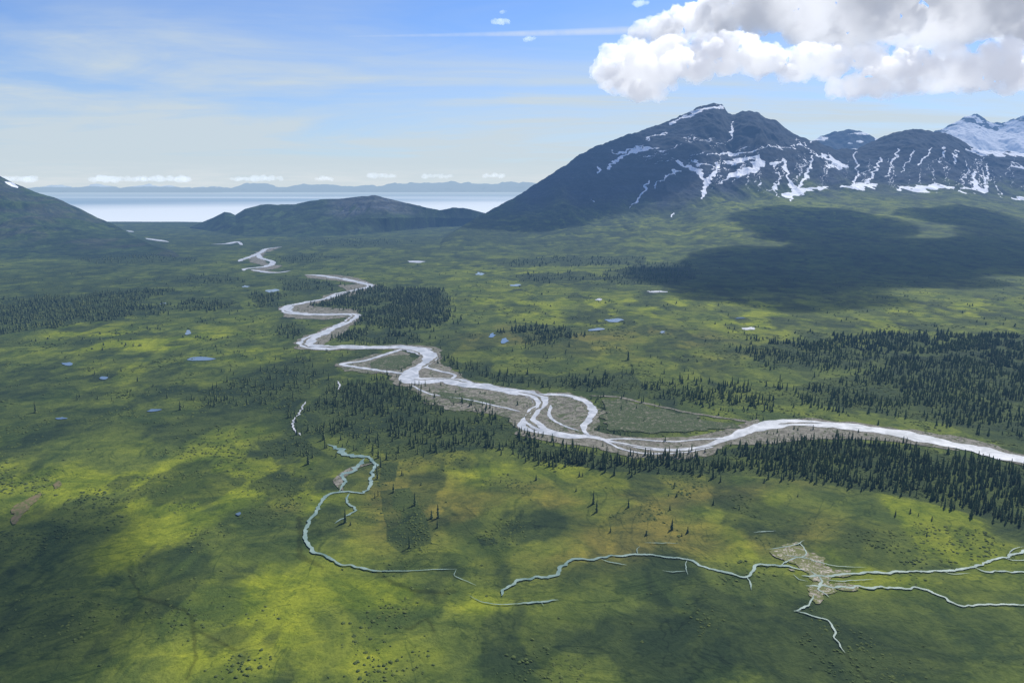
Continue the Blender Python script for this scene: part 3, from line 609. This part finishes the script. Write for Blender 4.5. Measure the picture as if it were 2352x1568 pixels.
for (x,y,key,s) in rest:
    far=math.hypot(x,y)>1500
    v,f=lowv[5+random.randrange(3)] if far else lowv[random.randrange(5)]
    hh=s*random.uniform(4.,15.);a=random.uniform(0,6.28);c,sn=math.cos(a),math.sin(a);wd=hh**.6*3.7*random.uniform(.75,1.3)*(1.4 if far else 1)
    VV.append(np.column_stack([(v[:,0]*c-v[:,1]*sn)*wd+x,(v[:,0]*sn+v[:,1]*c)*wd+y,v[:,2]*hh-.4]));FF.append(f+off);off+=len(v)
o=put('spruce_forest',np_mesh('spruce_forest',np.concatenate(VV),np.concatenate(FF),False),M['needle'])
tag(o,'distant dark spruce woods scattered over the valley','forest',kind='stuff')
# shrubs
def blob(seed):
    rg=random.Random(seed);V=[(0,0,1.)];k=6
    for z,q in((.7,.7),(.05,1.)):
        for j in range(k): a=(j+(.5 if z<.5 else 0))/k*6.283;V.append((math.cos(a)*q*rg.uniform(.5,1.3),math.sin(a)*q*rg.uniform(.5,1.3),z*rg.uniform(.5,1.2)))
    Fc=[(0,1+j,1+(j+1)%k) for j in range(k)]
    for j in range(k): A=1+j;B=1+(j+1)%k;Fc+=[(A,A+k,B),(B,A+k,B+k)]
    return np.array(V),np.array(Fc)
bl=[blob(k) for k in range(6)]
n=90000;qx=RNG.uniform(-60,2420,n);qy=640+980*RNG.random(n)**1.1
x,y=gpt(qx,qy);ind=np.zeros(n)
for k,(poly,_) in T.items(): ind+=pip(poly,qx,qy)
ind+=pip([(1375,915),(1500,935),(1715,978),(1520,1003),(1370,985)],qx,qy)*2
dk=np.zeros(n)
for cx,cy,rx,ry,a in DK: dk+=a*np.exp(-((qx-cx)/rx)**2-((qy-cy)/ry)**2)
cl=fbm(x/45,y/60,131,6)
pr=.8*sm(.52,.68,cl)+.2*np.clip(dk,0,1)*sm(.4,.6,cl)+.7*(ind>0)+.004
pr*=1-.75*sm(1100,1350,qy)
ok=RNG.random(n)<pr
x=x[ok];y=y[ok];keep=np.ones(len(x),bool)
for Q,w in WATER:
    if w.mean()<3: Qs=Q[::8];ws=w[::8]
    else: Qs=Q[::3];ws=w[::3]
    for i in range(0,len(x),3000):
        d=np.hypot(x[i:i+3000][:,None]-Qs[:,0],y[i:i+3000][:,None]-Qs[:,1])-ws-2;keep[i:i+3000]&=(d.min(1)>0)
x=x[keep];y=y[keep]
VV=[];FF=[];off=0
for a,b in zip(x,y):
    v,f=bl[random.randrange(6)];s=(.4+1.0*random.random()**2.5)*min(2.,max(.85,math.hypot(a,b)/800))
    VV.append(np.column_stack([v[:,0]*s*1.5+a,v[:,1]*s*1.5+b,v[:,2]*s*.7-.35]));FF.append(f+off);off+=len(v)
tag(put('willow_scrub',np_mesh('willow_scrub',np.concatenate(VV),np.concatenate(FF),False),M['shrub']),'low willow scrub dotted over the valley floor','shrubs',kind='stuff')
# ---------- clouds
def ico(sub):
    bm=bmesh.new();bmesh.ops.create_icosphere(bm,subdivisions=sub,radius=1)
    V=np.array([v.co[:] for v in bm.verts]);Fc=np.array([[v.index for v in f.verts] for f in bm.faces]);bm.free();return V,Fc
IV,IF=ico(2)
bmesh_del=[]
def cloud(name,blobs,vox,disp,mat,label,flat=.75,group=None,fine=()):
    VV=[];FF=[];off=0
    for (x,y,z,r) in blobs:
        VV.append(IV*np.array([r,r,r*flat])+np.array([x,y,z]));FF.append(IF+off);off+=len(IV)
    me=np_mesh(name,np.concatenate(VV),np.concatenate(FF),True)
    o=bpy.data.objects.new(name,me);C.objects.link(o)
    def dis(L):
        for sz,st in L:
            tx=bpy.data.textures.new('c','CLOUDS');tx.noise_scale=sz;tx.noise_depth=4
            d=o.modifiers.new('d','DISPLACE');d.texture=tx;d.texture_coords='GLOBAL';d.strength=st;d.mid_level=.42
    md=o.modifiers.new('r','REMESH');md.mode='VOXEL';md.voxel_size=vox
    dis(disp)
    md=o.modifiers.new('r2','REMESH');md.mode='VOXEL';md.voxel_size=vox
    dis(fine)
    dg=bpy.context.evaluated_depsgraph_get();nm=bpy.data.meshes.new_from_object(o.evaluated_get(dg))
    o.modifiers.clear()
    bm=bmesh.new();bm.from_mesh(nm);seen=set();best=[]
    for v in bm.verts:
        if v.index in seen: continue
        st=[v];comp=[v];seen.add(v.index)
        while st:
            q=st.pop()
            for e in q.link_edges:
                z=e.other_vert(q)
                if z.index not in seen: seen.add(z.index);st.append(z);comp.append(z)
        if len(comp)>len(best):
            if best: bmesh_del.extend(best)
            best=comp
        else: bmesh_del.extend(comp)
    bmesh.ops.delete(bm,geom=list(bmesh_del),context='VERTS');bmesh_del.clear()
    bm.to_mesh(nm);bm.free()
    o.data=nm;nm.materials.clear();nm.materials.append(mat)
    nm.polygons.foreach_set('use_smooth',np.ones(len(nm.polygons),bool))
    tag(o,label,'cloud',group);return o
def cb(px,py,Y,rpx):
    x,y,z=dpt(px,py,Y);return (x,y,z,rpx*Y/F)
rg=random.Random(5)
def fill(lst,Y,n,dy=400,small=.16):
    out=[]
    for i,(px,py,r) in enumerate(lst):
        out.append(cb(px,py,Y+rg.uniform(-dy,dy)*.25,r))
        for k in range(n):
            a=rg.uniform(0,6.28);q=r*rg.uniform(.7,1.25)
            out.append(cb(px+math.cos(a)*q,py+math.sin(a)*q*.6,Y+rg.uniform(-dy,dy),r*rg.uniform(small,.4)))
    return out
dispL=[(420,220),(170,180)];fineL=[(120,140),(50,90)]
cloud('cumulus_cloud',fill([(1400,175,28),(1450,150,46),(1485,192,42),(1530,132,42),(1600,142,40),(1680,122,44),(1760,142,34),(1830,148,36),(1910,140,36),(2000,135,30)],9000,16),24,dispL,M['cloud'],'bright white cumulus arm reaching left above the mountain peak',fine=fineL)
cloud('cumulus_cloud',fill([(1470,74,12),(1520,70,18),(1570,62,26),(1640,45,42),(1700,10,60),(1800,-5,80),(1900,20,85),(1990,35,75),(2080,10,90),(2180,30,75),(2260,10,90),(2380,20,90),(2000,-80,110),(2250,-100,120),(1750,-70,80),(2500,0,110)],10500,16),36,[(600,320),(200,240)],M['dark'],'huge grey bottomed cumulus filling the upper right corner',fine=[(140,200),(60,120)])
low=[(1925,203,22),(1965,198,28),(2010,192,32),(2055,186,36),(2100,178,40),(2150,172,42),(2200,168,44),(2250,166,44),(2300,166,44),(2350,164,44),(2400,164,46),(2460,162,46),(2090,138,30),(2180,132,32),(2300,126,34),(2020,160,28)]
cloud('cumulus_cloud',fill(low,8800,12,250),24,[(420,120),(170,120)],M['cloud'],'flat bottomed white cumulus under the huge cloud at the right edge',.8,fine=fineL)
zc=2300.;off_=np.array([SD[0],SD[1]])*zc/SD[2]  # clouds out of view, set sunward of the shadows they cast
bb=[]
for (px,py,r) in [(1840,690,170),(1960,680,150),(1700,660,170),(1850,650,330),(1650,635,240),(2050,640,330),(1500,630,150),(1750,610,380),(2050,600,450),(1900,570,420),(1800,555,350),(2250,600,350),(2350,580,300),(2200,560,300)]:
    x,y=gpt(px,py);bb.append((x+off_[0],y+off_[1],zc,r))
cloud('cumulus_cloud',bb,50,[(600,420),(220,200),(90,70)],M['shade'],'unseen cloud overhead shading the right slope',.5)
bb=[]
for (px,py,r) in [(60,1400,100),(-60,1300,120),(90,1510,90),(-150,1450,150)]:
    x,y=gpt(px,py);bb.append((x+off_[0],y+off_[1],zc,r))
cloud('cumulus_cloud',bb,40,[(300,140),(100,60)],M['shade'],'unseen cloud overhead shading the lower left meadow',.4)
bb=[];zd=2900.  # cloud added out of view so its shadow darkens the mountain flank
for (px,py,Y,r) in [(1130,520,4900,300),(1190,500,5300,380),(1260,470,5800,420),(1330,430,6200,430),(1400,430,6000,420),(1470,440,5800,350),(1330,500,5400,380),(1230,530,4900,300)]:
    x,y,z=dpt(px,py,Y);k_=(zd-z)/SD[2];bb.append((x+SD[0]*k_,y+SD[1]*k_,zd,r))
cloud('cumulus_cloud',bb,50,[(600,300),(220,160)],M['shade'],'unseen cloud added to darken the long left flank of the right mountain',.4)
for (px,py,r,lb) in [(1150,50,22,'small wispy cloud above the contrail'),(1216,90,16,'small wispy cloud just under the contrail'),(1155,27,9,'tiniest wisp near the top of the sky'),(1472,8,20,'small wisp at the top edge left of the huge cloud')]:
    cloud('wispy_cloud',fill([(px-r*.7,py+1,r*.3),(px-r*.3,py,r*.4),(px+r*.1,py,r*.42),(px+r*.7,py-1,r*.3)],12000,3,60,.22),12,[(150,30),(60,20)],M['wisp'],lb,.6,fine=[(60,45)])
for i,(px,py,w,h,lb) in enumerate([(60,414,140,11,'pale low cloud bank at the far left over the sea'),(230,414,120,10,'pale low cloud bank above the snow capped range'),(400,414,130,10,'pale low cloud bank over the left of the sea'),(590,413,90,9,'pale low cloud bank above the start of the blue range'),(750,413,50,7,'small low cloud left of the middle of the sea horizon'),(865,406,48,8,'small puffy cloud above the low hill'),(1010,407,80,7,'long puffy cloud above the blue range'),(1140,406,48,7,'small puffy cloud next to the right mountain flank')]):
    bb=[];nn_=int(w/3)
    for k in range(nn_):
        u=-1+2*k/(nn_-1);q=h*(1-.5*abs(u))*rg.uniform(.45,1.15);bb.append(cb(px+u*w,py+rg.uniform(-2,1)-q*.3,48000+i*500+rg.uniform(-300,300),q))
    cloud('low_cloud',bb,60,[(700,60)],M['farcloud'],lb,.75,fine=[(400,200),(160,110)])
# contrail
m=NT('contrail_vapour');tc=m.n('ShaderNodeTexCoord').outputs['UV'];sp=m.n('ShaderNodeSeparateXYZ');m.l(tc,sp.inputs[0])
a=m.math('MULTIPLY',m.math('SUBTRACT',sp.outputs[1],.5),2.);a=m.math('SUBTRACT',1.,m.math('MULTIPLY',a,a))
a=m.math('MULTIPLY',a,m.ramp(m.noise(.0008,5,.6),.25,.6,.3,1.));a=m.math('MULTIPLY',a,m.ramp(sp.outputs[0],0,.5,.05,.55))
d=m.n('ShaderNodeEmission');d.inputs[0].default_value=(.75,.82,.9,1);tr=m.n('ShaderNodeBsdfTransparent');mx=m.n('ShaderNodeMixShader')
m.l(a,mx.inputs[0]);m.l(tr.outputs[0],mx.inputs[1]);m.l(d.outputs[0],mx.inputs[2]);m.l(mx.outputs[0],m.out.inputs[0])
K=30;V=[];
for i in range(K):
    u=i/(K-1);px_=790+u*760;py_=84-u*20+4*math.sin(u*2.5);w_=1.5+11*u
    for s in(-1,1): V.append(dpt(px_,py_+s*w_,32000))
fc=np.array([[2*i,2*i+2,2*i+3,2*i+1] for i in range(K-1)]);me=np_mesh('contrail',np.array(V),fc)
uv=me.uv_layers.new(name='UV')
for p in me.polygons:
    for li in p.loop_indices:
        vi=me.loops[li].vertex_index;uv.data[li].uv=((vi//2)/(K-1),vi%2)
tag(put('contrail',me,m.m),'thin white contrail streaking left from the big cloud','contrail')
# ---------- camera, sun, sky
cam=bpy.data.cameras.new('camera');co=bpy.data.objects.new('camera',cam);C.objects.link(co)
cam.sensor_width=36;cam.lens=26;cam.clip_start=5;cam.clip_end=400000
co.location=(0,0,H);co.rotation_euler=(math.pi/2-PITCH,0,0);bpy.context.scene.camera=co
su=bpy.data.lights.new('sun','SUN');su.energy=5.;su.angle=math.radians(.5);su.color=(1,.96,.88)
so=bpy.data.objects.new('sun',su);C.objects.link(so);so.rotation_euler=Vector(SD).to_track_quat('Z','Y').to_euler()
w=bpy.data.worlds.new('World');bpy.context.scene.world=w;w.use_nodes=True;t=w.node_tree;t.nodes.clear()
class WN(NT):
    def __init__(s): s.t=t
q=WN();out=q.n('ShaderNodeOutputWorld');bg=q.n('ShaderNodeBackground')
sk=q.n('ShaderNodeTexSky',sky_type='NISHITA');sk.sun_disc=False;sk.sun_elevation=SUN_EL;sk.sun_rotation=SUN_AZ;sk.altitude=300;sk.dust_density=.3;sk.ozone_density=2.
skc=q.mix(1.,sk.outputs[0],(.66,.92,1.38),'MULTIPLY')
tc=q.n('ShaderNodeTexCoord').outputs['Generated'];sp=q.n('ShaderNodeSeparateXYZ');q.l(tc,sp.inputs[0])
dz=q.math('ADD',q.math('MAXIMUM',sp.outputs[2],0.),.10)
cx=q.n('ShaderNodeCombineXYZ');q.l(q.math('DIVIDE',sp.outputs[0],dz),cx.inputs[0]);q.l(q.math('DIVIDE',sp.outputs[1],dz),cx.inputs[1])
n1=q.noise(.50,6,.58,vec=q.scale(cx.outputs[0],.6,1.1,1),dist=1.);n2=q.noise(1.5,5,.6,vec=q.scale(cx.outputs[0],.6,1.2,1),dist=1.)
veil=q.math('MULTIPLY',q.ramp(n1,.36,.64),q.ramp(sp.outputs[2],.30,.12,0.,1.))
veil=q.math('MULTIPLY',veil,q.ramp(n2,.3,.66,.4,1.));veil=q.math('ADD',veil,q.ramp(sp.outputs[2],.19,.02,0.,.75),True)
colr=q.mix(q.math('MULTIPLY',veil,.92),skc,(6.0,6.9,7.5))
nb=q.noise(1.,6,.65,vec=q.scale(tc,14.,14.,150.))
bd=q.math('MULTIPLY',q.ramp(sp.outputs[2],-.002,.006),q.ramp(sp.outputs[2],.034,.012));bd=q.math('MULTIPLY',bd,q.ramp(nb,.40,.6,.3,.8))
colr=q.mix(bd,colr,(7.0,7.6,8.0))
q.l(colr,bg.inputs[0]);bg.inputs[1].default_value=.1;q.l(bg.outputs[0],out.inputs[0])
vs=bpy.context.scene.view_settings;vs.view_transform='Standard';vs.look='None';vs.exposure=0;vs.gamma=1
